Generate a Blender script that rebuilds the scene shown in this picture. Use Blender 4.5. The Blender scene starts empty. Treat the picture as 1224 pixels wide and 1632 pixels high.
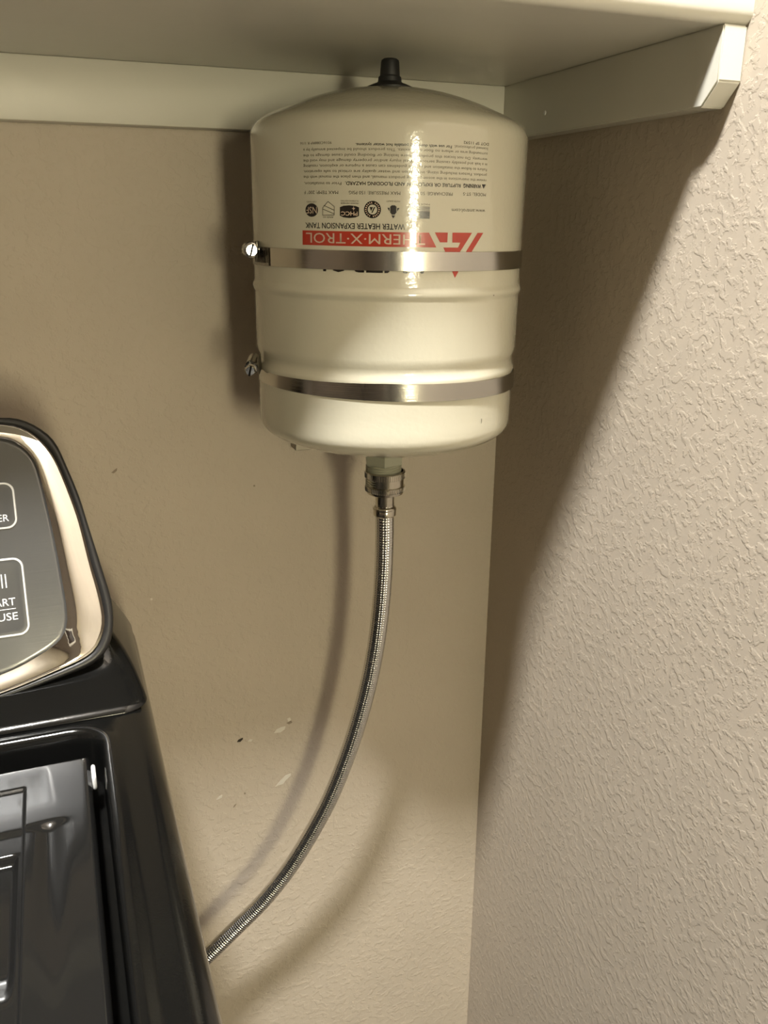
import bpy, bmesh, math, random
import numpy as np
from mathutils import Vector, Matrix

random.seed(4)
rng = np.random.default_rng(4)
SC = bpy.context.scene
COL = SC.collection
S = 1.43            # height of the shelf underside above the floor (m)

# ------------------------------------------------------------------ camera
cam_d = bpy.data.cameras.new('camera')
cam = bpy.data.objects.new('camera', cam_d)
COL.objects.link(cam)
SC.camera = cam
YAW, PITCH, ROLL, FPX = math.radians(20.784), math.radians(18.680), math.radians(0.416), 1369.7
CAM = Vector((-0.4117, -0.7623, S - 0.1135))
fwd = Vector((math.sin(YAW) * math.cos(PITCH), math.cos(YAW) * math.cos(PITCH), -math.sin(PITCH)))
rgt = Vector((math.cos(YAW), -math.sin(YAW), 0))
upv = rgt.cross(fwd)
r2 = math.cos(ROLL) * rgt + math.sin(ROLL) * upv
u2 = -math.sin(ROLL) * rgt + math.cos(ROLL) * upv
cam.matrix_world = Matrix(((r2.x, u2.x, -fwd.x, CAM.x), (r2.y, u2.y, -fwd.y, CAM.y),
                           (r2.z, u2.z, -fwd.z, CAM.z), (0, 0, 0, 1)))
cam_d.sensor_fit = 'VERTICAL'
cam_d.sensor_height = 36.0
cam_d.lens = FPX / 1632 * 36.0
cam_d.clip_start = 0.01

# ------------------------------------------------------------------ world, exposure
w = bpy.data.worlds.new('world')
SC.world = w
w.use_nodes = True
w.node_tree.nodes['Background'].inputs[0].default_value = (1.0, 0.9, 0.75, 1)
w.node_tree.nodes['Background'].inputs[1].default_value = 0.0
vs = SC.view_settings
vs.view_transform = 'Standard'
vs.look = 'None'
vs.exposure = 0.0
vs.gamma = 1.0
vs.use_curve_mapping = False
CEIL_L = 1000.0      # radiance of the ceiling lamp's globe
GLOW_PANE_L = 55.0     # radiance of the added glowing pane behind the camera
CEIL_POS = (-0.64, -0.82)


# ------------------------------------------------------------------ helpers
def tag(o, label=None, cat=None, group=None, kind=None):
    if label: o['label'] = label
    if cat: o['category'] = cat
    if group: o['group'] = group
    if kind: o['kind'] = kind
    return o


def empty(name, loc=(0, 0, 0)):
    o = bpy.data.objects.new(name, None)
    o.empty_display_size = 0.05
    COL.objects.link(o)
    o.location = loc
    return o


def link(name, me, mat, parent=None, smooth=None):
    o = bpy.data.objects.new(name, me)
    COL.objects.link(o)
    if mat is not None:
        me.materials.append(mat)
    if smooth is not None:
        me.polygons.foreach_set('use_smooth', [True] * len(me.polygons))
        if smooth < 180:
            me.set_sharp_from_angle(angle=math.radians(smooth))
    if parent is not None:
        o.parent = parent
        m = Matrix.Identity(4)
        q = parent
        while q is not None:
            m = Matrix.LocRotScale(q.location, q.rotation_euler, q.scale) @ m
            q = q.parent
        me.transform(m.inverted())
    return o


def pyobj(name, V, F, mat, parent=None, smooth=None):
    me = bpy.data.meshes.new(name)
    me.from_pydata([tuple(map(float, v)) for v in V], [], [tuple(map(int, f)) for f in F])
    me.update()
    bm = bmesh.new()
    bm.from_mesh(me)
    bmesh.ops.recalc_face_normals(bm, faces=bm.faces)
    bm.to_mesh(me)
    bm.free()
    return link(name, me, mat, parent, smooth)


def bmobj(name, bm, mat, parent=None, smooth=None, recalc=True):
    me = bpy.data.meshes.new(name)
    if recalc:
        bmesh.ops.recalc_face_normals(bm, faces=bm.faces)
    bm.to_mesh(me)
    bm.free()
    return link(name, me, mat, parent, smooth)


def box_bm(bm, x0, x1, y0, y1, z0, z1, bevel=0.0, seg=2):
    r = bmesh.ops.create_cube(bm, size=1.0)
    vv = r['verts']
    for v in vv:
        v.co = Vector(((x0 + x1) / 2 + v.co.x * (x1 - x0), (y0 + y1) / 2 + v.co.y * (y1 - y0), (z0 + z1) / 2 + v.co.z * (z1 - z0)))
    if bevel > 0:
        es = list({e for v in vv for e in v.link_edges})
        bmesh.ops.bevel(bm, geom=es, offset=bevel, segments=seg, affect='EDGES', profile=0.5)
    return bm


def box(name, b, mat, parent=None, bevel=0.0, seg=2):
    bm = bmesh.new()
    box_bm(bm, *b, bevel=bevel, seg=seg)
    return bmobj(name, bm, mat, parent, 35 if bevel else None)


def lathe(name, prof, mat, parent, axis_o, n=96, axis='z', smooth=50, cap=True):
    """prof: list of (r, h); axis through axis_o along z (or a given unit vector)."""
    V, F = [], []
    ao = Vector(axis_o)
    if axis == 'z':
        ax, e1, e2 = Vector((0, 0, 1)), Vector((1, 0, 0)), Vector((0, 1, 0))
    else:
        ax = Vector(axis).normalized()
        e1 = ax.orthogonal().normalized()
        e2 = ax.cross(e1)
    rings = []
    for (r, h) in prof:
        if r < 1e-6:
            rings.append([len(V)])
            V.append(ao + ax * h)
        else:
            ids = []
            for i in range(n):
                a = 2 * math.pi * i / n
                ids.append(len(V))
                V.append(ao + ax * h + (e1 * math.cos(a) + e2 * math.sin(a)) * r)
            rings.append(ids)
    for A, B in zip(rings[:-1], rings[1:]):
        for i in range(n):
            j = (i + 1) % n
            if len(A) == 1 and len(B) == 1:
                continue
            if len(A) == 1:
                F.append((A[0], B[i], B[j]))
            elif len(B) == 1:
                F.append((A[i], A[j], B[0]))
            else:
                F.append((A[i], A[j], B[j], B[i]))
    if cap:
        for R_ in (rings[0], rings[-1]):
            if len(R_) > 1:
                F.append(tuple(R_))
    return pyobj(name, V, F, mat, parent, smooth)


def loft(name, rings, mat, parent, smooth=40, cap0=False, cap1=False, closed=True):
    V, F = [], []
    n = len(rings[0])
    for r in rings:
        V += [tuple(v) for v in r]
    for k in range(len(rings) - 1):
        for i in range(n if closed else n - 1):
            j = (i + 1) % n
            F.append((k * n + i, k * n + j, (k + 1) * n + j, (k + 1) * n + i))
    if cap0: F.append(tuple(range(n)))
    if cap1: F.append(tuple((len(rings) - 1) * n + i for i in range(n)))
    return pyobj(name, V, F, mat, parent, smooth)


def rrect(x0, x1, y0, y1, r, n=10):
    """rounded rectangle outline, 4*(n+1) points, counter-clockwise."""
    out = []
    for cx, cy, a0 in ((x1 - r, y1 - r, 0), (x0 + r, y1 - r, 90), (x0 + r, y0 + r, 180), (x1 - r, y0 + r, 270)):
        for i in range(n + 1):
            a = math.radians(a0 + 90 * i / n)
            out.append((cx + r * math.cos(a), cy + r * math.sin(a)))
    return out


def catmull(P, m=12, closed=False):
    P = [np.array(q, float) for q in P]
    out = []
    n = len(P)
    rngs = range(n) if closed else range(n - 1)
    for i in rngs:
        if closed:
            a, b, c, d = P[(i - 1) % n], P[i], P[(i + 1) % n], P[(i + 2) % n]
        else:
            b, c = P[i], P[i + 1]
            a = P[i - 1] if i > 0 else 2 * b - c
            d = P[i + 2] if i + 2 < n else 2 * c - b
        for k in range(m):
            t = k / m
            out.append(0.5 * ((2 * b) + (c - a) * t + (2 * a - 5 * b + 4 * c - d) * t * t + (3 * b - a - 3 * c + d) * t ** 3))
    if not closed:
        out.append(P[-1])
    return out


def sstep(a, b, x):
    t = np.clip((np.asarray(x, float) - a) / (b - a), 0, 1)
    return t * t * (3 - 2 * t)


# ------------------------------------------------------------------ materials
def mat(name, col, rough=0.5, metal=0.0, coat=0.0, coat_rough=0.03, spec=0.5):
    m = bpy.data.materials.new(name)
    m.use_nodes = True
    b = m.node_tree.nodes['Principled BSDF']
    b.inputs['Base Color'].default_value = (*col, 1)
    b.inputs['Roughness'].default_value = rough
    b.inputs['Metallic'].default_value = metal
    b.inputs['Coat Weight'].default_value = coat
    b.inputs['Coat Roughness'].default_value = coat_rough
    b.inputs['Specular IOR Level'].default_value = spec
    return m


def nd(m, t, **kw):
    n = m.node_tree.nodes.new(t)
    for k, v in kw.items():
        setattr(n, k, v)
    return n


def lk(m, a, b):
    m.node_tree.links.new(a, b)


def noise(m, scale, detail=3, rough=0.5, vec=None):
    n = nd(m, 'ShaderNodeTexNoise')
    n.inputs['Scale'].default_value = scale
    n.inputs['Detail'].default_value = detail
    n.inputs['Roughness'].default_value = rough
    if vec is not None:
        lk(m, vec, n.inputs['Vector'])
    return n


def ramp(m, src, stops):
    r = nd(m, 'ShaderNodeValToRGB')
    el = r.color_ramp.elements
    while len(el) < len(stops):
        el.new(0.5)
    for e, (p, c) in zip(el, stops):
        e.position = p
        e.color = (*c, 1) if len(c) == 3 else c
    lk(m, src, r.inputs[0])
    return r


def add_bump(m, height, dist, strength=1.0, sock='Normal'):
    b = nd(m, 'ShaderNodeBump')
    b.inputs['Strength'].default_value = strength
    b.inputs['Distance'].default_value = dist
    lk(m, height, b.inputs['Height'])
    lk(m, b.outputs[0], m.node_tree.nodes['Principled BSDF'].inputs[sock])
    return b


def math_n(m, op, a, b=None):
    n = nd(m, 'ShaderNodeMath', operation=op)
    for i, v in enumerate((a, b)):
        if v is None: continue
        if isinstance(v, (int, float)): n.inputs[i].default_value = v
        else: lk(m, v, n.inputs[i])
    return n.outputs[0]


def wall_mat(name, col, dist):
    """painted drywall with a flattened spray ('knock-down') texture."""
    m = mat(name, col, 0.55, spec=0.3)
    tc = nd(m, 'ShaderNodeTexCoord').outputs['Object']
    n1 = noise(m, 125, 4, 0.58, tc)
    f1 = ramp(m, n1.outputs['Fac'], [(0.47, (0, 0, 0)), (0.60, (1, 1, 1))])
    f1.color_ramp.interpolation = 'EASE'
    n2 = noise(m, 260, 2, 0.5, tc)
    n3 = noise(m, 9, 2, 0.5, tc)
    h = math_n(m, 'ADD', math_n(m, 'MULTIPLY', f1.outputs[0], 0.8), math_n(m, 'MULTIPLY', n2.outputs['Fac'], 0.25))
    h = math_n(m, 'ADD', h, math_n(m, 'MULTIPLY', n3.outputs['Fac'], 0.9))
    add_bump(m, h, dist)
    c = ramp(m, n3.outputs['Fac'], [(0.3, tuple(x * 0.97 for x in col)), (0.7, tuple(min(1, x * 1.03) for x in col))])
    lk(m, c.outputs[0], m.node_tree.nodes['Principled BSDF'].inputs['Base Color'])
    return m


WALLC = (0.475, 0.41, 0.328)
M_WALL_R = wall_mat('wall_paint_knockdown', WALLC, 0.00031)
M_WALL_B = wall_mat('wall_paint_light_texture', WALLC, 0.0003)
M_CEIL = wall_mat('ceiling_paint', (0.50, 0.46, 0.40), 0.0012)
M_FLOOR = mat('floor_tile', (0.06, 0.045, 0.034), 0.4)
M_TAUPE = wall_mat('taupe_wall_paint', (0.11, 0.085, 0.06), 0.0008)
M_TRIM = mat('shelf_paint', (0.62, 0.60, 0.52), 0.34)
_n = noise(M_TRIM, 14, 3, 0.55, nd(M_TRIM, 'ShaderNodeTexCoord').outputs['Object'])
add_bump(M_TRIM, _n.outputs['Fac'], 0.0012)
M_DOOR = mat('added_door_walnut', (0.035, 0.024, 0.018), 0.4)
M_NICKEL = mat('satin_nickel', (0.6, 0.57, 0.52), 0.3, 1.0)

M_TANK = mat('tank_enamel', (0.54, 0.51, 0.405), 0.16, coat=0.6, coat_rough=0.04)
_tc = nd(M_TANK, 'ShaderNodeTexCoord').outputs['Object']
_n = noise(M_TANK, 260, 2, 0.5, _tc)
_b = add_bump(M_TANK, _n.outputs['Fac'], 0.00012)
lk(M_TANK, _b.outputs[0], M_TANK.node_tree.nodes['Principled BSDF'].inputs['Coat Normal'])
M_INK = mat('black_ink', (0.014, 0.011, 0.009), 0.25, coat=0.5)
M_INKG = mat('grey_ink', (0.10, 0.085, 0.06), 0.25, coat=0.5)
M_RED = mat('red_ink', (0.40, 0.036, 0.018), 0.22, coat=0.6)
M_CREAM = mat('cream_ink', (0.55, 0.42, 0.31), 0.2, coat=0.6)
M_RUBBER = mat('black_rubber', (0.012, 0.012, 0.012), 0.5)
M_STEEL = mat('stainless_band', (0.56, 0.54, 0.50), 0.17, 1.0)
_tc = nd(M_STEEL, 'ShaderNodeTexCoord').outputs['Object']
_mp = nd(M_STEEL, 'ShaderNodeMapping')
_mp.inputs['Scale'].default_value = (6, 6, 900)
lk(M_STEEL, _tc, _mp.inputs[0])
_n = noise(M_STEEL, 3, 2, 0.5, _mp.outputs[0])
add_bump(M_STEEL, _n.outputs['Fac'], 0.00003)
M_SLOT = mat('dark_slot', (0.01, 0.009, 0.008), 0.9, spec=0.0)
M_SCREW = mat('bright_screw_steel', (0.75, 0.74, 0.70), 0.12, 1.0)
M_ZINC = mat('galvanised_bracket', (0.26, 0.235, 0.19), 0.42, 1.0)
M_PLUG = mat('grey_plastic_adapter', (0.30, 0.295, 0.22), 0.35)
M_BRASS = mat('nickel_plated_coupling', (0.60, 0.56, 0.47), 0.16, 1.0)
M_BRAID = mat('stainless_braid', (0.74, 0.73, 0.70), 0.24, 1.0)

M_BLACK = mat('black_appliance_gloss', (0.004, 0.004, 0.0038), 0.12, spec=0.4)
_n = noise(M_BLACK, 900, 2, 0.5, nd(M_BLACK, 'ShaderNodeTexCoord').outputs['Object'])
add_bump(M_BLACK, _n.outputs['Fac'], 0.00004)
M_LID = mat('black_lid_gloss', (0.008, 0.008, 0.0078), 0.08, spec=0.45)
M_GLASS = mat('smoked_lid_glass', (0.006, 0.006, 0.0065), 0.04, coat=1.0, coat_rough=0.02)
M_RIM = mat('black_console_rim', (0.011, 0.0105, 0.010), 0.38)
M_CHROME = mat('chrome_trim', (0.86, 0.84, 0.80), 0.035, 1.0)
M_PANEL = mat('dark_brushed_panel', (0.105, 0.105, 0.104), 0.32, 0.7, coat=0.6, coat_rough=0.03)
_tc = nd(M_PANEL, 'ShaderNodeTexCoord').outputs['Object']
_mp = nd(M_PANEL, 'ShaderNodeMapping')
_mp.inputs['Scale'].default_value = (4, 400, 400)
lk(M_PANEL, _tc, _mp.inputs[0])
_n = noise(M_PANEL, 3, 3, 0.6, _mp.outputs[0])
add_bump(M_PANEL, _n.outputs['Fac'], 0.00005)
M_SILVER = mat('silver_button_ring', (0.80, 0.80, 0.78), 0.25, 0.5)
M_WHITE = mat('white_print', (0.80, 0.80, 0.78), 0.5)
M_BUMP = mat('white_nylon', (0.75, 0.75, 0.74), 0.4)
M_CHIP = mat('bare_plaster_chip', (0.62, 0.58, 0.50), 0.8)
M_GOUGE = mat('dark_gouge', (0.035, 0.026, 0.018), 0.9)
M_SMUDGE = mat('scuff', (0.25, 0.205, 0.15), 0.8)


def emit(name, col, strength):
    m = bpy.data.materials.new(name)
    m.use_nodes = True
    nt = m.node_tree
    nt.nodes.clear()
    e = nt.nodes.new('ShaderNodeEmission')
    e.inputs[0].default_value = (*col, 1)
    e.inputs[1].default_value = strength
    o = nt.nodes.new('ShaderNodeOutputMaterial')
    nt.links.new(e.outputs[0], o.inputs[0])
    return m


# ------------------------------------------------------------------ the room
XL, YF, ZC = -2.7, -3.4, 2.75
T = 0.10
ST = dict(kind='structure')
tag(box('floor', (XL - T, T, YF - T, T, -T, 0), M_FLOOR), 'brown tiled floor of the laundry room', None, **ST)
tag(box('ceiling', (XL - T, T, YF - T, T, ZC, ZC + T), M_CEIL), 'off-white painted ceiling', None, **ST)
wall_back = tag(box('wall_back', (XL - T, T, 0, T, 0, ZC), M_WALL_B), 'beige textured wall behind the tank', None, **ST)
wall_right = tag(box('wall_right', (0, T, YF, 0, 0, ZC), M_WALL_R), 'beige knock-down textured side wall', None, **ST)
tag(box('wall_left', (XL - T, XL, YF, 0, 0, ZC), M_TAUPE), 'taupe wall opposite the textured side wall', None, **ST)
tag(box('wall_front', (XL - T, T, YF - T, YF, 0, ZC), M_TAUPE), 'taupe wall behind the camera', None, **ST)

door = tag(empty('added_dark_door', (-0.98, YF, 0)), 'dark walnut door added behind the camera for its dark reflection', None, **ST)  # unseen door, added so the steel bands reflect something dark
box('door_leaf', (-1.36, -0.60, YF, YF + 0.035, 0.01, 2.03), M_DOOR, door, 0.003)
for x0, x1, z0, z1 in ((-1.43, -1.36, 0, 2.10), (-0.60, -0.53, 0, 2.10), (-1.36, -0.60, 2.03, 2.10)):
    box('door_casing', (x0, x1, YF, YF + 0.018, z0, z1), M_TRIM, door, 0.003)
for z0, z1 in ((0.18, 0.85), (1.0, 1.88)):
    for x0 in (-1.27, -0.95):
        box('door_panel', (x0, x0 + 0.26, YF + 0.034, YF + 0.041, z0, z1), M_DOOR, door, 0.005)
lathe('door_knob', [(0.0, 0.07), (0.018, 0.068), (0.027, 0.055), (0.024, 0.04), (0.010, 0.03), (0.010, 0.006), (0.030, 0.006), (0.030, 0)],
      M_NICKEL, door, (-1.29, YF + 0.035, 0.95), 32, (0, 1, 0))

# paint chips, gouges and scuffs of the back wall (mm from the corner and the shelf)
CH = {'w1': [(-243.3, -617.9), (-240.2, -614.1), (-235.3, -612.5), (-230.5, -612.6), (-231.6, -616.0), (-236.1, -618.7)],
      'w2': [(-228.4, -603.8), (-225.4, -603.1), (-224.3, -606.3), (-227.3, -607.8)],
      'w3': [(-244.0, -683.9), (-238.7, -678.1), (-232.3, -672.6), (-226.7, -671.6), (-226.2, -673.7), (-232.5, -678.9), (-235.1, -682.6), (-240.0, -682.7)],
      'w4': [(-306.7, -683.9), (-303.5, -680.6), (-300.0, -679.8), (-300.7, -682.7), (-304.3, -683.8)],
      'w5': [(-271.3, -621.3), (-268.3, -619.5), (-265.6, -620.7), (-267.2, -622.5)],
      'w6': [(-355.0, -448.0), (-353.2, -447.6), (-352.8, -449.6), (-354.6, -450.0)],
      'd1': [(-281.7, -620.0), (-280.2, -617.6), (-275.5, -616.3), (-275.6, -617.9), (-278.3, -620.4)],
      'd2': [(-229.2, -609.1), (-224.3, -607.2), (-223.1, -609.7), (-226.8, -610.9)],
      'd3': [(-289.7, -698.2), (-287.8, -695.2), (-285.9, -694.3), (-287.9, -697.3)],
      'd4': [(-277.6, -683.0), (-275.8, -682.8), (-275.6, -684.7), (-277.2, -684.8)],
      'd5': [(-378.5, -323.8), (-376.0, -321.8), (-373.2, -320.0), (-373.6, -322.4), (-376.4, -324.6)],
      'd6': [(-253.3, -348.0), (-251.8, -347.6), (-251.7, -349.2), (-253.1, -349.4)]}
for k, P in CH.items():
    bm = bmesh.new()
    top = [bm.verts.new((x / 1000, -0.0005, S + z / 1000)) for x, z in P]
    f = bm.faces.new(top)
    r = bmesh.ops.extrude_face_region(bm, geom=[f])
    for v in r['geom']:
        if isinstance(v, bmesh.types.BMVert):
            v.co.y = 0.001
    bmobj('paint_chip' if k[0] == 'w' else 'wall_gouge', bm,
          M_CHIP if k[0] == 'w' else (M_GOUGE if k == 'd1' else M_SMUDGE), wall_back)

# ------------------------------------------------------------------ lamp and added glowing pane
lamp = tag(empty('ceiling_lamp', (*CEIL_POS, ZC)), 'round flush ceiling lamp with a glowing globe', 'lamp')
lathe('base', [(0.0, 0), (0.13, 0), (0.13, -0.018), (0.10, -0.026), (0.0, -0.026)], M_NICKEL, lamp, (*CEIL_POS, ZC), 48)
M_GLOBE = emit('lamp_globe_glow', (1.0, 0.985, 0.95), CEIL_L)
lathe('globe', [(0.095, -0.024), (0.098, -0.04), (0.088, -0.065), (0.06, -0.085), (0.03, -0.093), (0.0, -0.095)], M_GLOBE, lamp, (*CEIL_POS, ZC), 24, smooth=180)
win = tag(empty('added_glow_pane', (-0.2, YF, 0.80)), 'tall narrow added glowing pane behind the camera', None, **ST)  # pane added to give the tank its streak and frontal fill; source unseen
wx0, wx1, wz0, wz1 = -0.335, -0.055, 0.86, 1.66
M_GLOW_PANE = emit('added_pane_glow', (1.0, 0.91, 0.62), GLOW_PANE_L)
box('pane', (wx0, wx1, YF, YF + 0.012, wz0, wz1), M_GLOW_PANE, win)
for b_ in ((wx0 - 0.05, wx0, wz0 - 0.05, wz1 + 0.05), (wx1, wx1 + 0.05, wz0 - 0.05, wz1 + 0.05), (wx0, wx1, wz0 - 0.05, wz0), (wx0, wx1, wz1, wz1 + 0.05)):
    box('glow_pane_frame', (b_[0], b_[1], YF, YF + 0.025, b_[2], b_[3]), M_TRIM, win, 0.002)

# ------------------------------------------------------------------ shelf with its cleats
shelf = tag(empty('wall_shelf', (-0.9, 0, S)), 'white painted closet shelf fixed across the corner above the tank', 'shelf')
SFR = -0.2945       # front of the board
TH = 0.021
prof = []
rr_ = 0.0075
for a in range(0, 91, 15):
    prof.append((SFR + rr_ - rr_ * math.sin(math.radians(a)), S + rr_ - rr_ * math.cos(math.radians(a))))
for a in range(0, 91, 15):
    prof.append((SFR + rr_ - rr_ * math.cos(math.radians(a)), S + TH - rr_ + rr_ * math.sin(math.radians(a))))
prof += [(0.0, S + TH), (0.0, S)]
NX = 24
rings = [[(XL + (0 - XL) * i / NX, y, z) for y, z in prof] for i in range(NX + 1)]
loft('board', rings, M_TRIM, shelf, 40, True, True)
CT, CHH = 0.0178, 0.0445
box('cleat', (XL, -CT, -CT, 0, S - CHH, S), M_TRIM, shelf, 0.0012)
CL, cy_, cz_ = 0.2915, 0.0128, 0.0135
side = [(0, S), (-CL, S), (-CL, S - CHH + cz_), (-CL + cy_, S - CHH), (0, S - CHH)]
bm = bmesh.new()
A = [bm.verts.new((-CT, y, z)) for y, z in side]
B = [bm.verts.new((0, y, z)) for y, z in side]
bm.faces.new(A); bm.faces.new(B)
for i in range(5):
    bm.faces.new((A[i], A[(i + 1) % 5], B[(i + 1) % 5], B[i]))
bmesh.ops.bevel(bm, geom=list(bm.edges), offset=0.0009, segments=2, affect='EDGES')
scl = bmobj('cleat', bm, M_TRIM, shelf, 35)
lathe('nail_head', [(0.0, 0.0006), (0.0016, 0.0004), (0.0018, -0.001)], M_WHITE, scl, (-CT, -0.0885, S - 0.0286), 12, (-1, 0, 0))

# ------------------------------------------------------------------ expansion tank
XT, YT, R = -0.1669, -0.1195, 0.1015
TO = (XT, YT, S)
tank = tag(empty('expansion_tank', (XT, YT, S - 0.294)), 'cream enamelled steel expansion tank mounted upside down under the shelf', 'tank')
Rb = R - 0.0012
# crown: a shallow cone-like dome running into a tight shoulder; beads; flat bottom with a rounded knuckle
crown = [(0, -22.6), (8, -22.7), (18, -23.2), (30, -24.5), (44, -27.1), (61, -32.0), (75, -37.2), (86, -41.9), (93, -45.2), (97.2, -48.0), (99.8, -51.2), (101.2, -55.0), (101.5, -60.0)]
foot_ = [(100.3, -252), (100.3, -258), (100.0, -262.5), (98.7, -266.3), (96.0, -269.4), (92, -272.2), (87, -274.6), (79, -277.4), (67, -280.5), (50, -284.2), (30, -287.2), (12, -288.6), (0, -288.9)]
prof = [(max(q[0], 0) / 1000, q[1] / 1000) for q in catmull(crown, 5)]
prof += [(R, -0.070), (R, -0.1548), (R + 0.0003, -0.1563), (R + 0.0012, -0.1576), (R + 0.0017, -0.1596), (R + 0.0013, -0.1618), (R + 0.0002, -0.1633), (R, -0.165),
         (R, -0.203), (R - 0.0004, -0.2065), (R - 0.0016, -0.2095), (R - 0.0022, -0.212), (R - 0.0019, -0.2145), (R - 0.0006, -0.2172), (R - 0.0001, -0.2190), (Rb + 0.0005, -0.2210), (Rb, -0.2235)]
prof += [(max(q[0], 0) / 1000, q[1] / 1000) for q in catmull(foot_, 5)]
prof[0] = (0.0, -0.0226)
prof[-1] = (0.0, -0.2889)
shell = lathe('shell', prof, M_TANK, tank, TO, 160, smooth=180)
# air-valve cap on the crown
lathe('valve_cap', [(0.0, -0.0030), (0.0048, -0.0030), (0.0062, -0.0040), (0.0066, -0.0055), (0.0072, -0.0140), (0.0082, -0.0150), (0.0086, -0.0180), (0.0095, -0.0188), (0.0130, -0.0200), (0.0172, -0.0218), (0.0174, -0.0262), (0.0, -0.0262)],
      M_RUBBER, tank, TO, 40, smooth=35)
# threaded inlet adapter
hexp = []
for z_, r_ in ((-0.288, 0.0085), (-0.2955, 0.0085)):
    hexp.append([(XT + r_ * math.cos(math.radians(a)), YT + r_ * math.sin(math.radians(a)), S + z_) for a in range(0, 360, 15)])
ad = loft('inlet_adapter', hexp, M_PLUG, tank, 40, True, True)
hx = []
for z_, r_ in ((-0.2940, 0.0155), (-0.2950, 0.0168), (-0.3025, 0.0168), (-0.3040, 0.0152)):
    hx.append([(XT + r_ * math.cos(math.radians(a + 12)), YT + r_ * math.sin(math.radians(a + 12)), S + z_) for a in range(0, 360, 60)])
loft('hex_collar', hx, M_PLUG, ad, 20, True, True)
pr = [(0.0, -0.3035), (0.0142, -0.3035)]
z_ = -0.3040
while z_ > -0.3225:
    pr += [(0.0142, z_), (0.0150, z_ - 0.0008), (0.0142, z_ - 0.0016)]
    z_ -= 0.0019
pr += [(0.0, z_)]
lathe('thread', pr, M_PLUG, ad, TO, 48, smooth=20)


# -- printing on the shell: label coordinates u (mm along the girth), v (mm below the shelf)
def wrap(bm, off):
    """cut the flat label mesh into narrow strips and bend it round the shell."""
    us = [v.co.x for v in bm.verts]
    u0, u1 = min(us), max(us)
    k = math.ceil((u0 + 0.001) / 3.0) * 3.0
    if u1 - u0 > 3.5:
        while k < u1:
            bmesh.ops.bisect_plane(bm, geom=list(bm.verts) + list(bm.edges) + list(bm.faces), dist=1e-5, plane_co=(k, 0, 0), plane_no=(1, 0, 0))
            k += 3.0
    rr = R + off
    for v in bm.verts:
        t = v.co.x / 1000 / R
        v.co = Vector((XT + rr * math.sin(t), YT - rr * math.cos(t), S + v.co.y / 1000))


_tcache = {}


def text_mesh(body, bold=0.0):
    cu = bpy.data.curves.new('t', 'FONT')
    cu.body = body
    cu.size = 1.0
    cu.offset = bold
    cu.resolution_u = 3
    cu.fill_mode = 'BOTH'
    ob = bpy.data.objects.new('t', cu)
    COL.objects.link(ob)
    dg = bpy.context.evaluated_depsgraph_get()
    me = bpy.data.meshes.new_from_object(ob.evaluated_get(dg))
    bpy.data.objects.remove(ob)
    bpy.data.curves.remove(cu)
    return me


def text_into(bm, body, ur, ul, base, cap, bold=0.0):
    """upside-down line: starts at ur, runs to ul (decreasing u); baseline at v=base, capitals reach down by cap."""
    me = text_mesh(body, bold)
    b2 = bmesh.new()
    b2.from_mesh(me)
    bpy.data.meshes.remove(me)
    xs = [v.co.x for v in b2.verts]
    x0, x1 = min(xs), max(xs)
    sxx = (ur - ul) / (x1 - x0)
    syy = cap / 0.70
    vm = {}
    for v in b2.verts:
        vm[v] = bm.verts.new((ur - (v.co.x - x0) * sxx, base - v.co.y * syy, 0))
    for f in b2.faces:
        try:
            bm.faces.new([vm[v] for v in f.verts])
        except ValueError:
            pass
    b2.free()


def poly_into(bm, pts):
    bm.faces.new([bm.verts.new((x, y, 0)) for x, y in pts])


def disc_pts(cx, cy, rx, ry=None, n=28):
    ry = ry or rx
    return [(cx + rx * math.cos(2 * math.pi * i / n), cy + ry * math.sin(2 * math.pi * i / n)) for i in range(n)]


def ring_into(bm, outer, inner):
    a = [bm.verts.new((x, y, 0)) for x, y in outer]
    b = [bm.verts.new((x, y, 0)) for x, y in inner]
    for i in range(len(a)):
        j = (i + 1) % len(a)
        bm.faces.new((a[i], a[j], b[j], b[i]))


def line_into(bm, p, q, wd):
    p, q = np.array(p, float), np.array(q, float)
    d = q - p
    n = np.array((-d[1], d[0])) / np.hypot(*d) * wd / 2
    poly_into(bm, [p + n, q + n, q - n, p - n])


def printed(name, bm, m, off=0.00012, label=None):
    bmesh.ops.triangulate(bm, faces=[f for f in bm.faces if len(f.verts) > 4])
    bm.normal_update()
    wrap(bm, off)
    bm.normal_update()
    for f in bm.faces:
        c = f.calc_center_median()
        if f.normal.dot(Vector((c.x - XT, c.y - YT, 0))) < 0:
            f.normal_flip()
    o = bmobj(name, bm, m, shell, 180, recalc=False)
    if label: o['label'] = label
    return o


UR, UL = 33.4, -95.5
# paragraph of the warning
bm = bmesh.new()
rows = [(-86.0, 'review the instructions in the accompanying product manual, and then place the manual with the'),
        (-82.7, 'product. Factors including sizing, installation and water quality are critical to safe operation.'),
        (-79.4, 'Failure to follow the installation and service guidelines can cause a rupture or explosion, resulting'),
        (-76.2, 'in a leak and possibly causing serious or fatal injury and/or property damage and may void the'),
        (-73.1, 'warranty. Do not locate this product where leaking or flooding could cause damage to the'),
        (-69.7, 'surrounding area or where no floor drain exists. This product should be inspected annually by a')]
for v, s in rows:
    text_into(bm, s, UR, UL, v - 0.1, 1.7)
text_into(bm, 'licensed professional.', UR, 6.0, -66.7, 1.7)
text_into(bm, 'Prior to installation,', -67.5, -95.0, -90.0, 1.8)
printed('warning_text', bm, M_INKG)
bm = bmesh.new()
text_into(bm, 'For use with domestic potable hot water systems.', 4.4, -58.1, -67.0, 1.75, 0.010)
printed('usage_text', bm, M_INK)
bm = bmesh.new()
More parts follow.
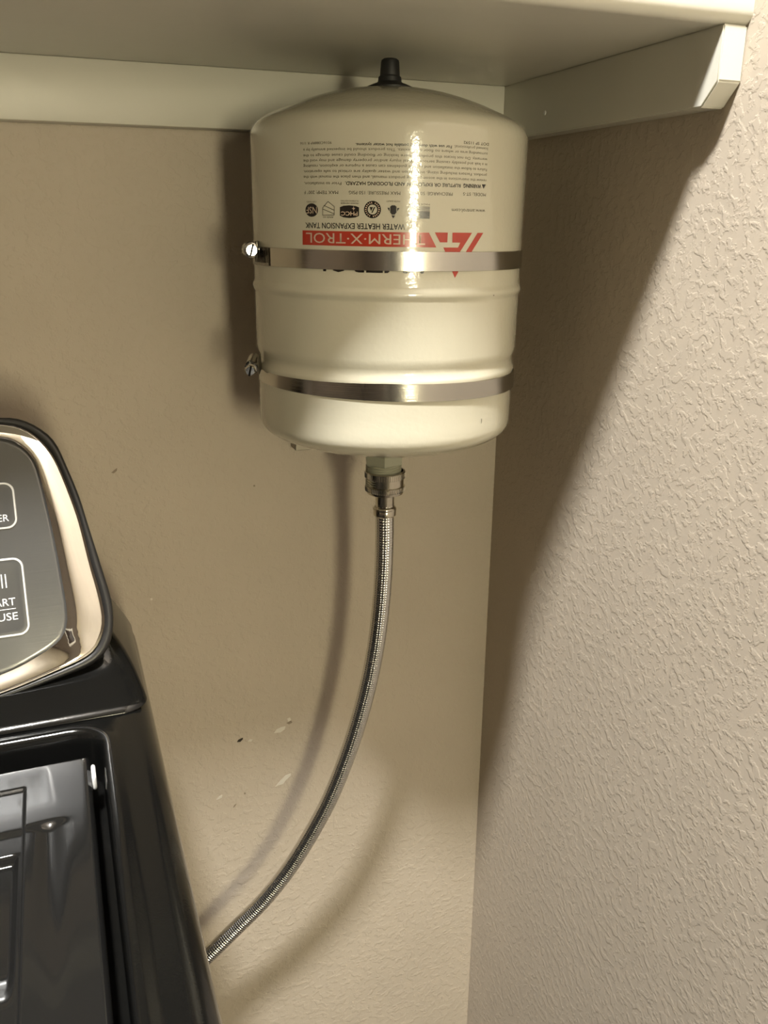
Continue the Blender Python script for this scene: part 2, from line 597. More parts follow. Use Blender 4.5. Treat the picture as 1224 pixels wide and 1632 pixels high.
text_into(bm, 'RUPTURE OR EXPLOSION AND FLOODING HAZARD.', 12.0, -64.9, -89.7, 2.1, 0.014)
text_into(bm, 'WARNING', 29.0, 14.2, -89.5, 2.3, 0.03)
printed('warning_heading', bm, M_INK)
bm = bmesh.new()
poly_into(bm, [(33.2, -89.3), (31.2, -92.0), (29.4, -89.3)])
printed('warning_triangle', bm, M_INK)
bm = bmesh.new()
text_into(bm, 'MODEL: ST-5', 33.6, 14.2, -94.7, 2.0)
text_into(bm, 'PRECHARGE: 50 PSIG', 6.2, -23.0, -95.1, 2.0)
text_into(bm, 'MAX PRESSURE: 150 PSIG', -29.1, -62.4, -95.3, 2.0)
text_into(bm, 'MAX TEMP: 200° F', -69.7, -95.2, -95.3, 2.0)
M_INKD = mat('dark_ink', (0.045, 0.036, 0.026), 0.25, coat=0.5)
printed('specification_text', bm, M_INKD)
bm = bmesh.new()
text_into(bm, 'DOT SP 11592', 34.0, 13.0, -63.9, 1.7, 0.008)
printed('approval_number', bm, M_INKD)
bm = bmesh.new()
text_into(bm, 'www.amtrol.com', 33.6, 6.1, -104.9, 2.2)
printed('web_address', bm, M_INKD)
bm = bmesh.new()
text_into(bm, '9016C088RP R 1/16', -74.1, -97.9, -65.8, 1.5)
printed('part_number_text', bm, M_INKG)
bm = bmesh.new()
text_into(bm, 'WATER HEATER EXPANSION TANK', -25.6, -94.6, -115.0, 3.5, 0.012)
printed('product_type_text', bm, M_INK)
# red banner and trade name
bm = bmesh.new()
poly_into(bm, [(-97.0, -120.0), (-97.1, -129.2), (-4.1, -129.2), (-9.5, -120.0)])
ban = printed('red_banner', bm, M_RED)
bm = bmesh.new()
text_into(bm, 'THERM·X·TROL', -12.0, -94.0, -121.4, 6.4, 0.0)
printed('banner_lettering', bm, M_CREAM, 0.00026)
# triangular emblem
bm = bmesh.new()
poly_into(bm, [(27.7, -119.8), (33.0, -119.8), (13.2, -144.5), (10.5, -148.7), (8.1, -144.4), (18.0, -132.4)])
poly_into(bm, [(7.3, -119.8), (22.9, -119.8), (13.6, -132.0), (2.5, -132.0), (0.9, -129.2), (12.0, -129.2), (13.6, -126.1), (7.4, -126.1)])
poly_into(bm, [(-5.5, -119.8), (3.8, -119.8), (3.7, -126.0), (-1.6, -126.0)])
printed('emblem', bm, M_RED)
bm = bmesh.new()
text_into(bm, 'AM', -5.5, -38.5, -133.2, 12.9, 0.0)
text_into(bm, 'TROL', -39.5, -86.5, -133.2, 12.6, 0.012)
printed('maker_name', bm, M_INK)
# row of certification marks
bm = bmesh.new()
poly_into(bm, disc_pts(-89.3, -107.2, 5.0, 4.2))
printed('certification_disc', bm, M_INK)
bm = bmesh.new()
text_into(bm, 'NSF', -85.2, -93.5, -105.2, 4.2)
printed('certification_letters', bm, M_CREAM, 0.00026)
bm = bmesh.new()
for a, b in (((-80.9, -110.3), (-72.5, -110.1)), ((-72.5, -110.1), (-72.4, -104.9)), ((-72.4, -104.9), (-76.9, -101.8)), ((-76.9, -101.8), (-80.8, -105.7)),
             ((-80.8, -105.7), (-80.9, -110.3)), ((-72.5, -109.4), (-80.8, -106.4)), ((-72.4, -107.2), (-80.0, -104.2))):
    line_into(bm, a, b, 0.35)
text_into(bm, 'ANSI 61', -73.0, -80.5, -111.0, 1.0)
printed('certification_house', bm, M_INK)
bm = bmesh.new()
poly_into(bm, [(-68.5, -105.2), (-66.0, -104.3), (-62.0, -104.0), (-58.0, -104.3), (-55.6, -105.2), (-55.6, -110.4), (-58.0, -111.4), (-62.0, -111.8), (-66.0, -111.4), (-68.5, -110.4)])
text_into(bm, 'PROUD MEMBER', -56.0, -68.0, -102.3, 0.9)
printed('certification_badge', bm, M_INK)
bm = bmesh.new()
text_into(bm, 'PHCC', -56.4, -67.6, -107.9, 2.4, 0.02)
poly_into(bm, [(-59.2, -104.5), (-59.6, -105.6), (-60.4, -105.9), (-59.6, -106.2), (-59.2, -107.3), (-58.8, -106.2), (-58.0, -105.9), (-58.8, -105.6)])
printed('badge_letters', bm, M_CREAM, 0.00026)
bm = bmesh.new()
c = (-46.8, -106.4)
ring_into(bm, disc_pts(*c, 5.5, 5.3), disc_pts(*c, 3.1, 3.0))
for t0 in (0,):
    poly_into(bm, [(c[0] + 1.7, c[1] + 1.5), (c[0] + 0.9, c[1] + 1.5), (c[0] - 0.7, c[1] - 2.0), (c[0] + 0.1, c[1] - 1.9)])
    poly_into(bm, [(c[0] + 0.3, c[1] + 1.5), (c[0] - 1.9, c[1] + 1.5), (c[0] - 0.9, c[1] - 0.9)])
printed('quality_seal', bm, M_INK)
bm = bmesh.new()
for i in range(22):
    if i in (5, 16): continue
    a = 2 * math.pi * i / 22
    p_ = (c[0] + 3.8 * math.cos(a), c[1] + 3.7 * math.sin(a))
    q_ = (c[0] + 4.8 * math.cos(a), c[1] + 4.6 * math.sin(a))
    line_into(bm, p_, q_, 0.55)
printed('seal_letters', bm, M_CREAM, 0.00026)
bm = bmesh.new()
poly_into(bm, [(-35.4, -104.4), (-34.4, -103.6), (-32.4, -103.6), (-31.4, -104.4), (-31.4, -108.0), (-32.4, -109.2), (-34.4, -109.2), (-35.4, -108.0)])
poly_into(bm, [(-37.2, -105.2), (-35.8, -105.2), (-35.8, -107.4)])
poly_into(bm, [(-29.4, -105.2), (-30.9, -105.2), (-30.9, -107.4)])
poly_into(bm, [(-34.5, -109.8), (-32.2, -109.8), (-33.3, -111.6)])
printed('water_drop_mark', bm, M_INK)
bm = bmesh.new()
poly_into(bm, [(-9.4, -107.2), (-9.4, -111.4), (-16.0, -111.4), (-16.0, -107.2)])
for i in range(4):
    v = -104.1 - i * 0.85
    poly_into(bm, [(-9.4, v), (-9.4, v - 0.45), (-23.6, v - 0.45), (-23.6, v)])
for i in range(4):
    v = -107.5 - i * 1.05
    poly_into(bm, [(-16.0, v), (-16.0, v - 0.5), (-23.6, v - 0.5), (-23.6, v)])
printed('flag_mark', bm, mat('flag_ink', (0.03, 0.028, 0.026), 0.25, coat=0.5))
bm = bmesh.new()
text_into(bm, 'MADE IN USA', -9.5, -23.6, -102.2, 1.1)
text_into(bm, 'CERTIFIED', -85.5, -93.4, -101.6, 0.9)
text_into(bm, 'PLUMBING-HEATING', -56.0, -68.0, -100.9, 0.9)
text_into(bm, 'WATER QUALITY', -29.0, -38.0, -100.7, 1.0)
printed('fine_print', bm, M_INKG)
# small nicks in the enamel
bm = bmesh.new()
poly_into(bm, disc_pts(45.4, -161.2, 0.45, 0.5, 10))
printed('enamel_nick', bm, M_INKG, 0.0018)
bm = bmesh.new()
poly_into(bm, [(42.4, -248.8), (42.9, -249.0), (42.8, -252.4), (42.5, -252.2)])
printed('enamel_nick', bm, M_INKG, -0.0009)

# the tank hangs slightly out of plumb
piv = Vector((XT, YT, S - 0.15))
RT = Matrix.Rotation(math.radians(0.5), 4, Vector((0.355, 0.935, 0)))
TM = Matrix.Translation(piv) @ RT @ Matrix.Translation(-piv) @ Matrix.Translation(tank.location)
tank.location = TM.to_translation()
tank.rotation_euler = TM.to_euler()

# ------------------------------------------------------------------ bracket behind the tank
br = tag(empty('tank_bracket', (XT, 0, S - 0.312)), 'galvanised steel channel bracket behind the tank, tip showing below it', 'bracket')
bx0, bx1 = -0.2160, -0.1180
bm = bmesh.new()
box_bm(bm, bx0, bx1, -0.0165, -0.0148, S - 0.3140, S - 0.0600, 0.0004, 1)
bmobj('channel_web', bm, M_ZINC, br)
for x0 in (bx0, bx1 - 0.0017):
    box('channel_flange', (x0, x0 + 0.0017, -0.0150, -0.0015, S - 0.3135, S - 0.0600), M_ZINC, br)
for x0, x1 in ((bx0 - 0.022, bx0 + 0.0017), (bx1 - 0.0017, bx1 + 0.010)):
    box('mounting_ear', (x0, x1, -0.0018, 0.0, S - 0.21, S - 0.11), M_ZINC, br)


# ------------------------------------------------------------------ band clamps
def clamp(zc, tilt_x, tilt_y, label, hz, screw_aim, slots, R=R):
    root = tag(empty('band_clamp', (XT, YT, S + zc)), label, 'clamp', 'band clamps round the tank')
    ri, ro, hw = R + 0.0003, R + 0.0011, 0.0064
    V, F = [], []
    n = 160

    def dz(x, y):
        return tilt_x * x + tilt_y * y
    for i in range(n):
        a = 2 * math.pi * i / n
        cx, cy = math.cos(a), math.sin(a)
        for rr, h in ((ri, -hw), (ro, -hw + 0.0003), (ro, hw - 0.0003), (ri, hw)):
            V.append((XT + rr * cx, YT + rr * cy, S + zc + h + dz(rr * cx, rr * cy)))
    for i in range(n):
        j = (i + 1) % n
        for k in range(4):
            l = (k + 1) % 4
            F.append((i * 4 + k, j * 4 + k, j * 4 + l, i * 4 + l))
    band = pyobj('band', V, F, M_STEEL, root, 30)
    # worm screw at the left of the tank, aimed towards the room
    P = Vector((XT - R - (0.0062 if slots else 0.0105), YT - 0.010, S + zc + hz + dz(-R, 0)))
    ax = Vector(screw_aim).normalized()
    e1 = Vector((0, 0, 1)).cross(ax).normalized()
    e2 = ax.cross(e1)
    # housing: a saddle over the band that carries the screw
    rings = []
    for t_, rr in ((-0.0010, 0.0040), (-0.0005, 0.0049), (-0.013, 0.0049), (-0.0135, 0.0040)):
        ring = []
        for k in range(20):
            a = 2 * math.pi * k / 20
            ring.append(P + ax * t_ + e1 * rr * math.cos(a) + e2 * rr * 1.15 * math.sin(a))
        rings.append(ring)
    hs = loft('screw_housing', rings, M_STEEL, root, 35, True, True)
    b1 = bmesh.new()
    box_bm(b1, -0.0055, 0.0045, -0.0006, 0.0006, -0.0062, 0.0062, 0.0004, 1)
    for v in b1.verts:
        c = v.co.copy()
        v.co = P + ax * (c.x - 0.006) + e1 * (c.y + 0.0048 * (1 if e1.x > 0 else -1)) + e2 * c.z
    bmobj('saddle_plate', b1, M_ZINC, hs)
    sc_ = lathe('screw', [(0.0, -0.016), (0.0030, -0.016), (0.0030, 0.0), (0.0052, 0.0002), (0.0052, 0.0012), (0.0043, 0.0014), (0.0043, 0.0046), (0.0037, 0.0054), (0.0, 0.0054)],
                M_SCREW, root, P, 6 if slots is None else 28, tuple(ax), 25)
    # driver slot, dark
    b1 = bmesh.new()
    box_bm(b1, -0.0001, 0.0001, -0.0007, 0.0007, -0.0043, 0.0043)
    ca, sa = math.cos(-0.28), math.sin(-0.28)
    for v in b1.verts:
        c = v.co.copy()
        y_, z_ = ca * c.y - sa * c.z, sa * c.y + ca * c.z
        v.co = P + ax * (0.00552 + c.x) + e1 * y_ + e2 * z_
    bmobj('driver_slot', b1, M_SLOT, sc_)
    # thread perforations of the band near the screw
    if slots:
        b1 = bmesh.new()
        for k in range(slots):
            a = math.radians(184.5 + k * 1.35)
            da = math.radians(0.36)
            rr = ro + 0.0018
            q = []
            for aa, h in ((a - da, -0.0042), (a + da, -0.0042), (a + da, 0.0042), (a - da, 0.0042)):
                q.append(b1.verts.new((XT + rr * math.cos(aa), YT + rr * math.sin(aa), S + zc + h + dz(rr * math.cos(aa), rr * math.sin(aa)))))
            b1.faces.new(q)
        bmobj('thread_perforation', b1, M_SLOT, band)
        a0 = math.radians(228)
        b1 = bmesh.new()
        q = []
        for k in range(5):
            a = math.radians(178 + 4.5 * k)
            for h in (-hw, hw):
                rr = ro + 0.0008
                q.append(b1.verts.new((XT + rr * math.cos(a), YT + rr * math.sin(a), S + zc + h + dz(rr * math.cos(a), rr * math.sin(a)))))
        for k in range(4):
            b1.faces.new((q[2 * k], q[2 * k + 2], q[2 * k + 3], q[2 * k + 1]))
        r = bmesh.ops.solidify(b1, geom=list(b1.faces), thickness=0.0006)
        bmobj('band_tail', b1, M_STEEL, band, 30)
    return root


clamp(-0.1385, -0.010, 0.0, 'upper stainless band clamp crossing the printed label of the tank', 0.004, (-0.09, -1, 0.0), 8)
clamp(-0.2262, -0.030, 0.0, 'lower stainless band clamp below the groove of the tank', 0.006, (-0.45, -1, -0.35), None, Rb)

# ------------------------------------------------------------------ braided hose
hose = tag(empty('braided_hose', (XT, YT, S - 0.36)), 'braided stainless water hose hanging from the tank and curving behind the washer', 'hose')
HP = [(-167.0, -119.5, -338.0), (-167.1, -119.5, -353.9), (-166.6, -118.2, -371.5), (-166.3, -114.7, -407.8), (-167.6, -109.4, -452.3), (-171.6, -102.8, -499.2), (-179.2, -95.2, -548.0),
      (-190.6, -87.2, -598.6), (-206.5, -79.3, -650.4), (-225.7, -71.7, -695.6), (-247.8, -65.1, -736.8), (-273.9, -59.8, -772.7), (-300.3, -56.3, -799.4), (-326.0, -55.0, -822.5),
      (-356.0, -52.0, -850.0), (-384.0, -44.0, -880.0), (-404.0, -24.0, -905.0), (-412.0, 4.0, -912.0)]
pts = np.array(catmull(HP, 40)) / 1000
pts[:, 2] += S
seg = np.linalg.norm(np.diff(pts, axis=0), axis=1)
sl = np.concatenate(([0], np.cumsum(seg)))
STEP = 0.00042
ns = int(sl[-1] / STEP)
ss = np.linspace(0, sl[-1], ns)
C_ = np.stack([np.interp(ss, sl, pts[:, k]) for k in range(3)], 1)
Tn = np.gradient(C_, axis=0)
Tn /= np.linalg.norm(Tn, axis=1)[:, None]
ref = np.array([1.0, 0, 0])
N1 = np.zeros_like(Tn)
for i in range(ns):
    ref = ref - Tn[i] * (ref @ Tn[i])
    ref /= np.linalg.norm(ref)
    N1[i] = ref
N2 = np.cross(Tn, N1)
NA = 64
ang = np.linspace(0, 2 * math.pi, NA, endpoint=False)
A_, S_ = np.meshgrid(ang, ss)
k_ = math.pi / 0.0024
br_h = np.sin(8 * A_ + k_ * S_) * np.sin(8 * A_ - k_ * S_)
RH = 0.0077
rad = RH + 0.00034 * np.sign(br_h) * np.abs(br_h) ** 0.7
Vh = C_[:, None, :] + rad[:, :, None] * (np.cos(A_)[:, :, None] * N1[:, None, :] + np.sin(A_)[:, :, None] * N2[:, None, :])
Vh = Vh.reshape(-1, 3)
ii, jj = np.meshgrid(np.arange(ns - 1), np.arange(NA), indexing='ij')
jn = (jj + 1) % NA
Fh = np.stack([ii * NA + jj, ii * NA + jn, (ii + 1) * NA + jn, (ii + 1) * NA + jj], -1).reshape(-1, 4)
me = bpy.data.meshes.new('braid')
me.vertices.add(len(Vh))
me.vertices.foreach_set('co', Vh.astype(np.float32).ravel())
me.loops.add(Fh.size)
me.loops.foreach_set('vertex_index', Fh.astype(np.int32).ravel())
me.polygons.add(len(Fh))
me.polygons.foreach_set('loop_start', np.arange(0, Fh.size, 4, dtype=np.int32))
me.polygons.foreach_set('loop_total', np.full(len(Fh), 4, dtype=np.int32))
me.update(calc_edges=True)
me.validate()
link('braid', me, M_BRAID, hose, 180)
nut = lathe('coupling_nut', [(0.0150, -0.3095), (0.0163, -0.3095), (0.0168, -0.3102), (0.0168, -0.3150), (0.0156, -0.3156), (0.0156, -0.3215), (0.0166, -0.3222), (0.0166, -0.3250), (0.0152, -0.3285), (0.0095, -0.3290), (0.0090, -0.3255), (0.0150, -0.3240)],
            M_BRASS, hose, TO, 72, smooth=30, cap=False)
V, F = [], []
for zt, zb in ((-0.3105, -0.3148), (-0.3224, -0.3262)):
    for i in range(60):
        a = 2 * math.pi * i / 60
        da = 0.022
        b0 = len(V)
        ro_ = 0.01715 if zt > -0.32 else 0.0169
        for aa, rr in ((a - da, 0.0164), (a, ro_), (a + da, 0.0164)):
            for z_ in (zt, zb):
                V.append((XT + rr * math.cos(aa), YT + rr * math.sin(aa), S + z_))
        F += [(b0, b0 + 1, b0 + 3, b0 + 2), (b0 + 2, b0 + 3, b0 + 5, b0 + 4), (b0, b0 + 2, b0 + 4), (b0 + 1, b0 + 3, b0 + 5)]
pyobj('knurling', V, F, M_BRASS, nut)
o_ = (-0.1671, -0.1195, S)
fe = lathe('ferrule', [(0.0060, -0.3260), (0.0092, -0.3275), (0.0092, -0.3300), (0.0080, -0.3312), (0.0078, -0.3400), (0.0092, -0.3412), (0.0096, -0.3420), (0.0096, -0.3480), (0.0088, -0.3490), (0.0070, -0.3490)],
           M_BRASS, hose, o_, 48, smooth=35, cap=False)
lathe('crimp_ring', [(0.0090, -0.3420), (0.01000, -0.3424), (0.01000, -0.3436), (0.0090, -0.3440)], M_BRASS, fe, o_, 48, smooth=35, cap=False)

# ------------------------------------------------------------------ washing machine
WX0, WX1, WY0, WY1 = -1.064, -0.3755, -0.83, -0.085
ZD = S - 0.420          # deck height
XC = (WX0 + WX1) / 2
wm = tag(empty('washing_machine', (XC, (WY0 + WY1) / 2, 0)), 'black top-loading washing machine with chrome trimmed control console', 'washing machine')


def rect_ring(ins, z, r, y1=WY1):
    return [(x, y, z) for x, y in rrect(WX0 + ins, WX1 - ins, WY0 + ins, y1 - ins * 0.5, r)]


# cabinet
loft('cabinet', [rect_ring(0.004, 0.02, 0.012), rect_ring(0.0, 0.03, 0.014), rect_ring(0.0, ZD - 0.062, 0.014), rect_ring(0.006, ZD - 0.058, 0.012)], M_BLACK, wm, 30, True, True)
for fx in (WX0 + 0.06, WX1 - 0.06):
    for fy in (WY0 + 0.06, WY1 - 0.06):
        lathe('foot', [(0.0, 0.0), (0.022, 0.0), (0.022, 0.012), (0.012, 0.015), (0.012, 0.022), (0.0, 0.022)], M_RUBBER, wm, (fx, fy, 0), 20)
# deck with the lid opening
OX0, OX1, OY0, OY1 = WX0 + 0.036, -0.4112, -0.775, -0.2575


def op_ring(ins, z, r):
    return [(x, y, z) for x, y in rrect(OX0 + ins, OX1 - ins, OY0 + ins, OY1 - ins, r)]


rings = [rect_ring(0.0035, ZD - 0.058, 0.02), rect_ring(0.0, ZD - 0.055, 0.022), rect_ring(0.0, ZD - 0.030, 0.022), rect_ring(0.0006, ZD - 0.020, 0.022), rect_ring(0.0022, ZD - 0.011, 0.022),
         rect_ring(0.0052, ZD - 0.0048, 0.022), rect_ring(0.0095, ZD - 0.0012, 0.020), rect_ring(0.0145, ZD, 0.018),
         op_ring(-0.0125, ZD, 0.028), op_ring(-0.0095, ZD + 0.0006, 0.026), op_ring(-0.0062, ZD + 0.0022, 0.024), op_ring(-0.0035, ZD + 0.0027, 0.022), op_ring(-0.0012, ZD + 0.0019, 0.020), op_ring(0.0004, ZD - 0.0005, 0.019),
         op_ring(0.0014, ZD - 0.005, 0.018), op_ring(0.0020, ZD - 0.030, 0.018), op_ring(0.0100, ZD - 0.032, 0.014), op_ring(0.04, ZD - 0.032, 0.012)]
loft('deck', rings, M_BLACK, wm, 60)

# lid: height field with a window recess and a step behind the handle
LX0, LX1, LY0, LY1 = OX0 + 0.0085, OX1 - 0.0085, OY0 + 0.0085, OY1 - 0.0215
gx = np.unique(np.concatenate([np.linspace(LX0, LX1, 90), np.linspace(LX1 - 0.07, LX1, 90)]))
gy = np.unique(np.concatenate([np.linspace(LY0, LY1, 60), np.linspace(LY1 - 0.10, LY1, 110)]))
GX, GY = np.meshgrid(gx, gy, indexing='ij')
WI = -0.4555
din = np.minimum.reduce([GX - LX0, LX1 - GX, GY - LY0, LY1 - GY])
GZ = ZD - 0.0030 - 0.003 * (1 - sstep(0.0, 0.003, din)) ** 2
xs_ = np.minimum(WI - GX, GX - (LX0 + 0.036))
win = sstep(-0.0006, 0.0010, xs_) * sstep(-0.001, 0.002, -0.300 - GY) * sstep(0, 0.002, GY - (LY0 + 0.04))
GZ = GZ - 0.0016 * win
drop = sstep(-0.003, 0.004, -0.3370 - GY) * (0.2 * sstep(0.0, 0.012, xs_ + 0.020) + 0.8 * np.exp(-((GX + 0.4425) / 0.006) ** 2) * sstep(-0.47, -0.350, GY))
GZ = GZ - 0.0034 * drop
pit = sstep(-0.001, 0.003, xs_ - 0.003) * sstep(-0.001, 0.003, -0.3545 - GY) * sstep(-0.001, 0.003, GY + 0.44)
GZ = GZ - 0.005 * pit
nx_, ny_ = GX.shape
V = np.stack([GX, GY, GZ], -1).reshape(-1, 3)
F = [(i * ny_ + j, (i + 1) * ny_ + j, (i + 1) * ny_ + j + 1, i * ny_ + j + 1) for i in range(nx_ - 1) for j in range(ny_ - 1)]
b0 = len(V)
per = [(i, 0) for i in range(nx_)] + [(nx_ - 1, j) for j in range(1, ny_)] + [(i, ny_ - 1) for i in range(nx_ - 2, -1, -1)] + [(0, j) for j in range(ny_ - 2, 0, -1)]
V = [tuple(v) for v in V] + [(float(GX[i, j]), float(GY[i, j]), ZD - 0.024) for i, j in per]
F += [(per[k][0] * ny_ + per[k][1], per[(k + 1) % len(per)][0] * ny_ + per[(k + 1) % len(per)][1], b0 + (k + 1) % len(per), b0 + k) for k in range(len(per))]
lid = pyobj('lid', V, F, M_LID, wm, 50)
gl = [[(x, y, z) for x, y in rrect(LX0 + 0.037, WI - 0.0035, -0.72, -0.452, 0.03)] for z in (ZD - 0.0125, ZD - 0.0072)]
loft('lid_window', gl, M_GLASS, lid, 30, True, True)
# nylon bumper in the groove at the hinge corner
b1 = bmesh.new()
box_bm(b1, -0.4194, -0.4168, -0.304, -0.290, ZD - 0.012, ZD - 0.0025, 0.0015, 3)
bmobj('bumper', b1, M_BUMP, wm, 60)

# console: a leaning face on a housing that flares out to the deck
TL = math.radians(22)
FO = Vector((-0.40, -0.215, S - 0.404))
FU = Vector((0, math.sin(TL), math.cos(TL)))
FN = Vector((0, -math.cos(TL), math.sin(TL)))


def fp(a, b, d=0.0):
    return FO + Vector((a / 1000, 0, 0)) + FU * (b / 1000) + FN * (d / 1000)


MIR = 2 * (XC + 0.40) * 1000     # mirror of a about the machine's middle


def outline(right, m=8):
    """right: (a, b) from the top towards the bottom; mirrored to the left end."""
    rp = [tuple(q) for q in catmull(right, m)]
    # even spacing
    P = np.array(rp)
    d = np.concatenate(([0], np.cumsum(np.linalg.norm(np.diff(P, axis=0), axis=1))))
    t = np.linspace(0, d[-1], 90)
    P = np.stack([np.interp(t, d, P[:, k]) for k in (0, 1)], 1)
    L_ = P[::-1].copy()
    L_[:, 0] = MIR - L_[:, 0]
    return np.concatenate([P, L_])


rim = outline([(-130, 181), (-75, 180.0), (-51.8, 178.6), (-40.4, 176.9), (-29.3, 170.6), (-19.8, 160.0), (-13.5, 141.4), (-8.1, 121.6), (-5.7, 108.5), (-3.3, 95.3), (0.8, 73.3), (4.0, 55.7), (5.2, 44.8), (4.5, 33.0), (1.2, 20.5), (-6.0, 11.0), (-16.5, 6.0), (-39.2, 0.6), (-70.4, -5.8), (-120, -14), (-200, -20)])
chO = outline([(-130, 177), (-75, 175.8), (-52.2, 174.0), (-39.1, 170.0), (-29.4, 162.1), (-21.6, 149.5), (-15.6, 130.9), (-10.2, 108.9), (-8.1, 95.9), (-5.3, 74.1), (-2.8, 59.2), (-1.2, 45.7), (-1.2, 34.5), (-4.8, 24.0), (-14.0, 14.2), (-38.6, 6.3), (-70.0, -1.5), (-120, -9.5), (-200, -15.5)])
chI = outline([(-130, 167), (-75, 166.6), (-53.2, 164.4), (-43.6, 160.5), (-36.2, 152.5), (-32.1, 142.0), (-28.9, 117.3), (-26.2, 89.4), (-24.6, 63.9), (-23.9, 46.9), (-25.3, 35.5), (-31.0, 26.2), (-45.1, 18.6), (-68.8, 10.4), (-120, 1.0), (-200, -5)])


def inset_to(o1, o2, t):
    return o1 * (1 - t) + o2 * t


con = loft('console', [], M_BLACK, wm) if False else None
# housing: back shell from the rim + flared skirt
rings = []
ctr = np.array([MIR / 2, 90.0])
for t, depth in ((0.0, -4.0), (0.004, -14.0)):
    rings.append([fp(*(q + (ctr - q) * np.array([0.006, 0.02]) * (1 if depth < -5 else 0.3)), depth) for q in rim])
rings.append([Vector((fp(*q).x * 0.965 + XC * 0.035, min(-0.105, fp(*q).y + 0.05), min(fp(*q, -6).z, S - 0.264))) for q in rim])
rings.append([Vector((v.x * 0.99 + XC * 0.01, -0.095, v.z - 0.002)) for v in rings[-1]])
b1 = loft('console_housing', rings, M_BLACK, wm, 50, True, True)
sk = []
for z_, xr, yf in ((-0.4195, -0.3797, -0.2442), (-0.4188, -0.3797, -0.2441), (-0.4160, -0.3808, -0.2390), (-0.4120, -0.3826, -0.2300), (-0.4080, -0.3845, -0.2205), (-0.4055, -0.3860, -0.2140), (-0.400, -0.3890, -0.2060), (-0.394, -0.3925, -0.2015),
                   (-0.386, -0.3975, -0.1965), (-0.378, -0.4030, -0.1915), (-0.372, -0.4110, -0.1870)):
    sk.append([(x, y, S + z_) for x, y in rrect(2 * XC - xr, xr, yf, -0.098, 0.016)])
loft('console_skirt', sk, M_BLACK, wm, 60, True, True)
# rim, chrome and control panel
rg = []
for t, d in ((0.0, -6.0), (0.0, -1.5), (0.10, 0.6), (0.35, 1.6), (0.75, 1.4), (1.0, -0.2), (1.0, -3.0)):
    rg.append([fp(*q, d) for q in inset_to(rim, chO, t)])
loft('console_rim', rg, M_RIM, wm, 60)
rg = []
pk = 0.12 + 0.73 * sstep(8.0, 27.0, chO[:, 1])      # crown of the trim: near the panel at the sides, near the rim along the bottom
for t in (-0.03, -0.005, 0.0, 0.03, 0.06, 0.09, 0.13, 0.2, 0.3, 0.4, 0.5, 0.6, 0.7, 0.8, 0.88, 0.94, 0.98, 1.0, 1.02):
    q_ = inset_to(chO, chI, t)
    d_ = 2.3 - (5.2 - 1.8 * sstep(8.0, 27.0, chO[:, 1])) * np.abs(min(max(t, 0.06), 1.0) - pk) ** 1.45
    if t < 0.06: d_ = d_ + 0.35 - 0.35 * (t / 0.06 if t > 0 else 0)
    if t < -0.01: d_ = d_ * 0 - 3.0
    if t > 1.0: d_ = d_ * 0 - 3.0
    rg.append([fp(*q, d) for q, d in zip(q_, d_)])
loft('chrome_trim', rg, M_CHROME, wm, 60)
rg = []
pc = np.array([MIR / 2, 88.0])
for k, d in ((0.0, -3.0), (0.0, -1.3), (1.4, -0.7), (3.0, -0.6)):
    q_ = chI.copy()
    dirs = pc - q_
    # inset by k mm along the local inward normal
    tg = np.roll(q_, -1, 0) - np.roll(q_, 1, 0)
    nn = np.stack([tg[:, 1], -tg[:, 0]], 1)
    nn /= np.linalg.norm(nn, axis=1)[:, None] + 1e-9
    sgn = np.sign((nn * dirs).sum(1))
    q_ = q_ + nn * sgn[:, None] * k
    rg.append([fp(*q, d) for q in q_])
pan = loft('control_panel', rg, M_PANEL, wm, 40, False, True)


def flat_on_panel(name, bm, m, parent, d=-0.45):
    for v in bm.verts:
        v.co = fp(v.co.x, v.co.y, d + v.co.z)
    return bmobj(name, bm, m, parent)


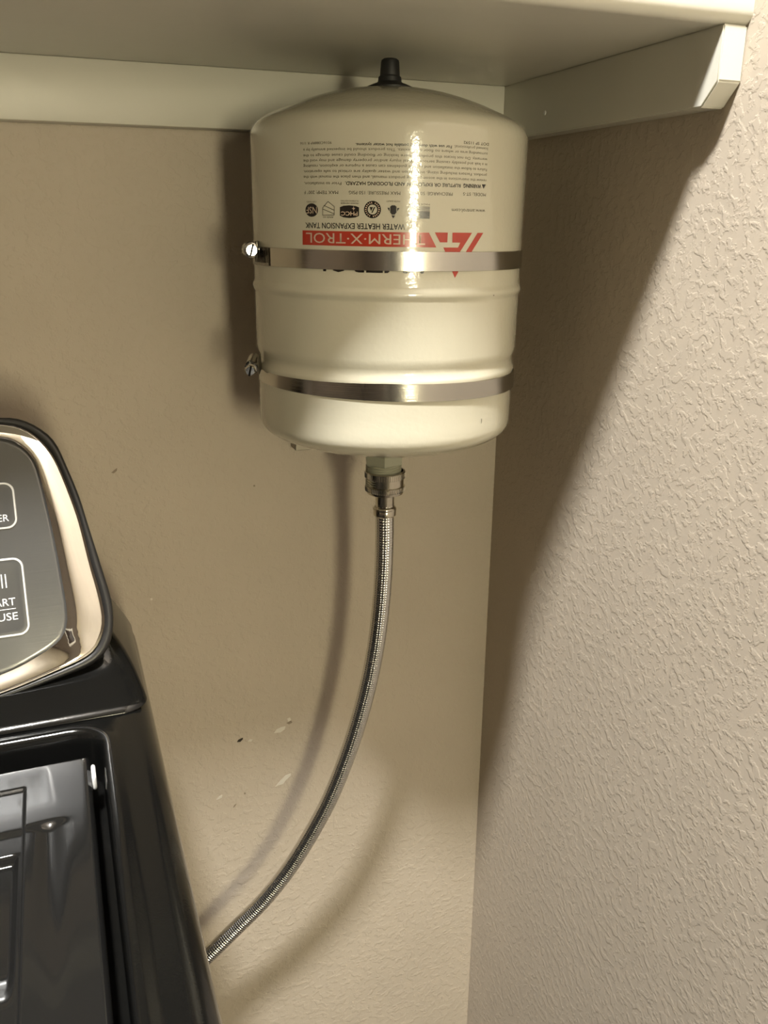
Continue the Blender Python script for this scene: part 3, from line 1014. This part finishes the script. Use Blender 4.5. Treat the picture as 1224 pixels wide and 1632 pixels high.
def button(a0, a1, b0, b1, rad_):
    o1 = rrect(a0, a1, b0, b1, rad_)
    o2 = rrect(a0 + 1.5, a1 - 1.5, b0 + 1.5, b1 - 1.5, rad_ - 1.3)
    o3 = rrect(a0 + 4.0, a1 - 4.0, b0 + 4.0, b1 - 4.0, rad_ - 2.5)
    bt = loft('button', [[fp(*q, -0.6) for q in o1], [fp(*q, -0.2) for q in o2], [fp(*q, -1.2 + 0.7) for q in o3]], M_PANEL, pan, 60, False, True)
    loft('button_ring', [[fp(*q, -0.6) for q in o1], [fp(*q, 0.25) for q in rrect(a0 + 0.3, a1 - 0.3, b0 + 0.3, b1 - 0.3, rad_ - 0.2)],
                         [fp(*q, 0.25) for q in rrect(a0 + 1.3, a1 - 1.3, b0 + 1.3, b1 - 1.3, rad_ - 1.0)], [fp(*q, -0.4) for q in o2]], M_SILVER, pan, 30)
    return bt


button(-100, -48.0, 104.2, 135.2, 6.5)
button(-100, -47.6, 33.6, 85.0, 6.5)


def panel_text(bm, body, a_left, a_right, base, cap, bold=0.0):
    me = text_mesh(body, bold)
    b2 = bmesh.new()
    b2.from_mesh(me)
    bpy.data.meshes.remove(me)
    xs = [v.co.x for v in b2.verts]
    x0, x1 = min(xs), max(xs)
    sx_ = (a_right - a_left) / (x1 - x0)
    sy_ = cap / 0.70
    vm = {v: bm.verts.new((a_left + (v.co.x - x0) * sx_, base + v.co.y * sy_, 0)) for v in b2.verts}
    for f in b2.faces:
        bm.faces.new([vm[v] for v in f.verts])
    b2.free()


bm = bmesh.new()
panel_text(bm, 'POWER', -75.5, -53.2, 109.4, 4.6)
flat_on_panel('button_text', bm, M_WHITE, pan, -0.1)
bm = bmesh.new()
panel_text(bm, 'START', -74.8, -54.8, 54.0, 4.9)
panel_text(bm, 'PAUSE', -75.6, -54.3, 44.4, 4.9)
poly_into(bm, [(-76, 51.5), (-55.0, 51.5), (-55.0, 51.9), (-76, 51.9)])
for a in (-62.0, -59.6):
    poly_into(bm, [(a, 65.8), (a + 0.7, 65.8), (a + 0.7, 74.8), (a, 74.8)])
poly_into(bm, [(-72.0, 65.8), (-65.0, 70.3), (-72.0, 74.8)])
flat_on_panel('button_text', bm, M_WHITE, pan, -0.1)
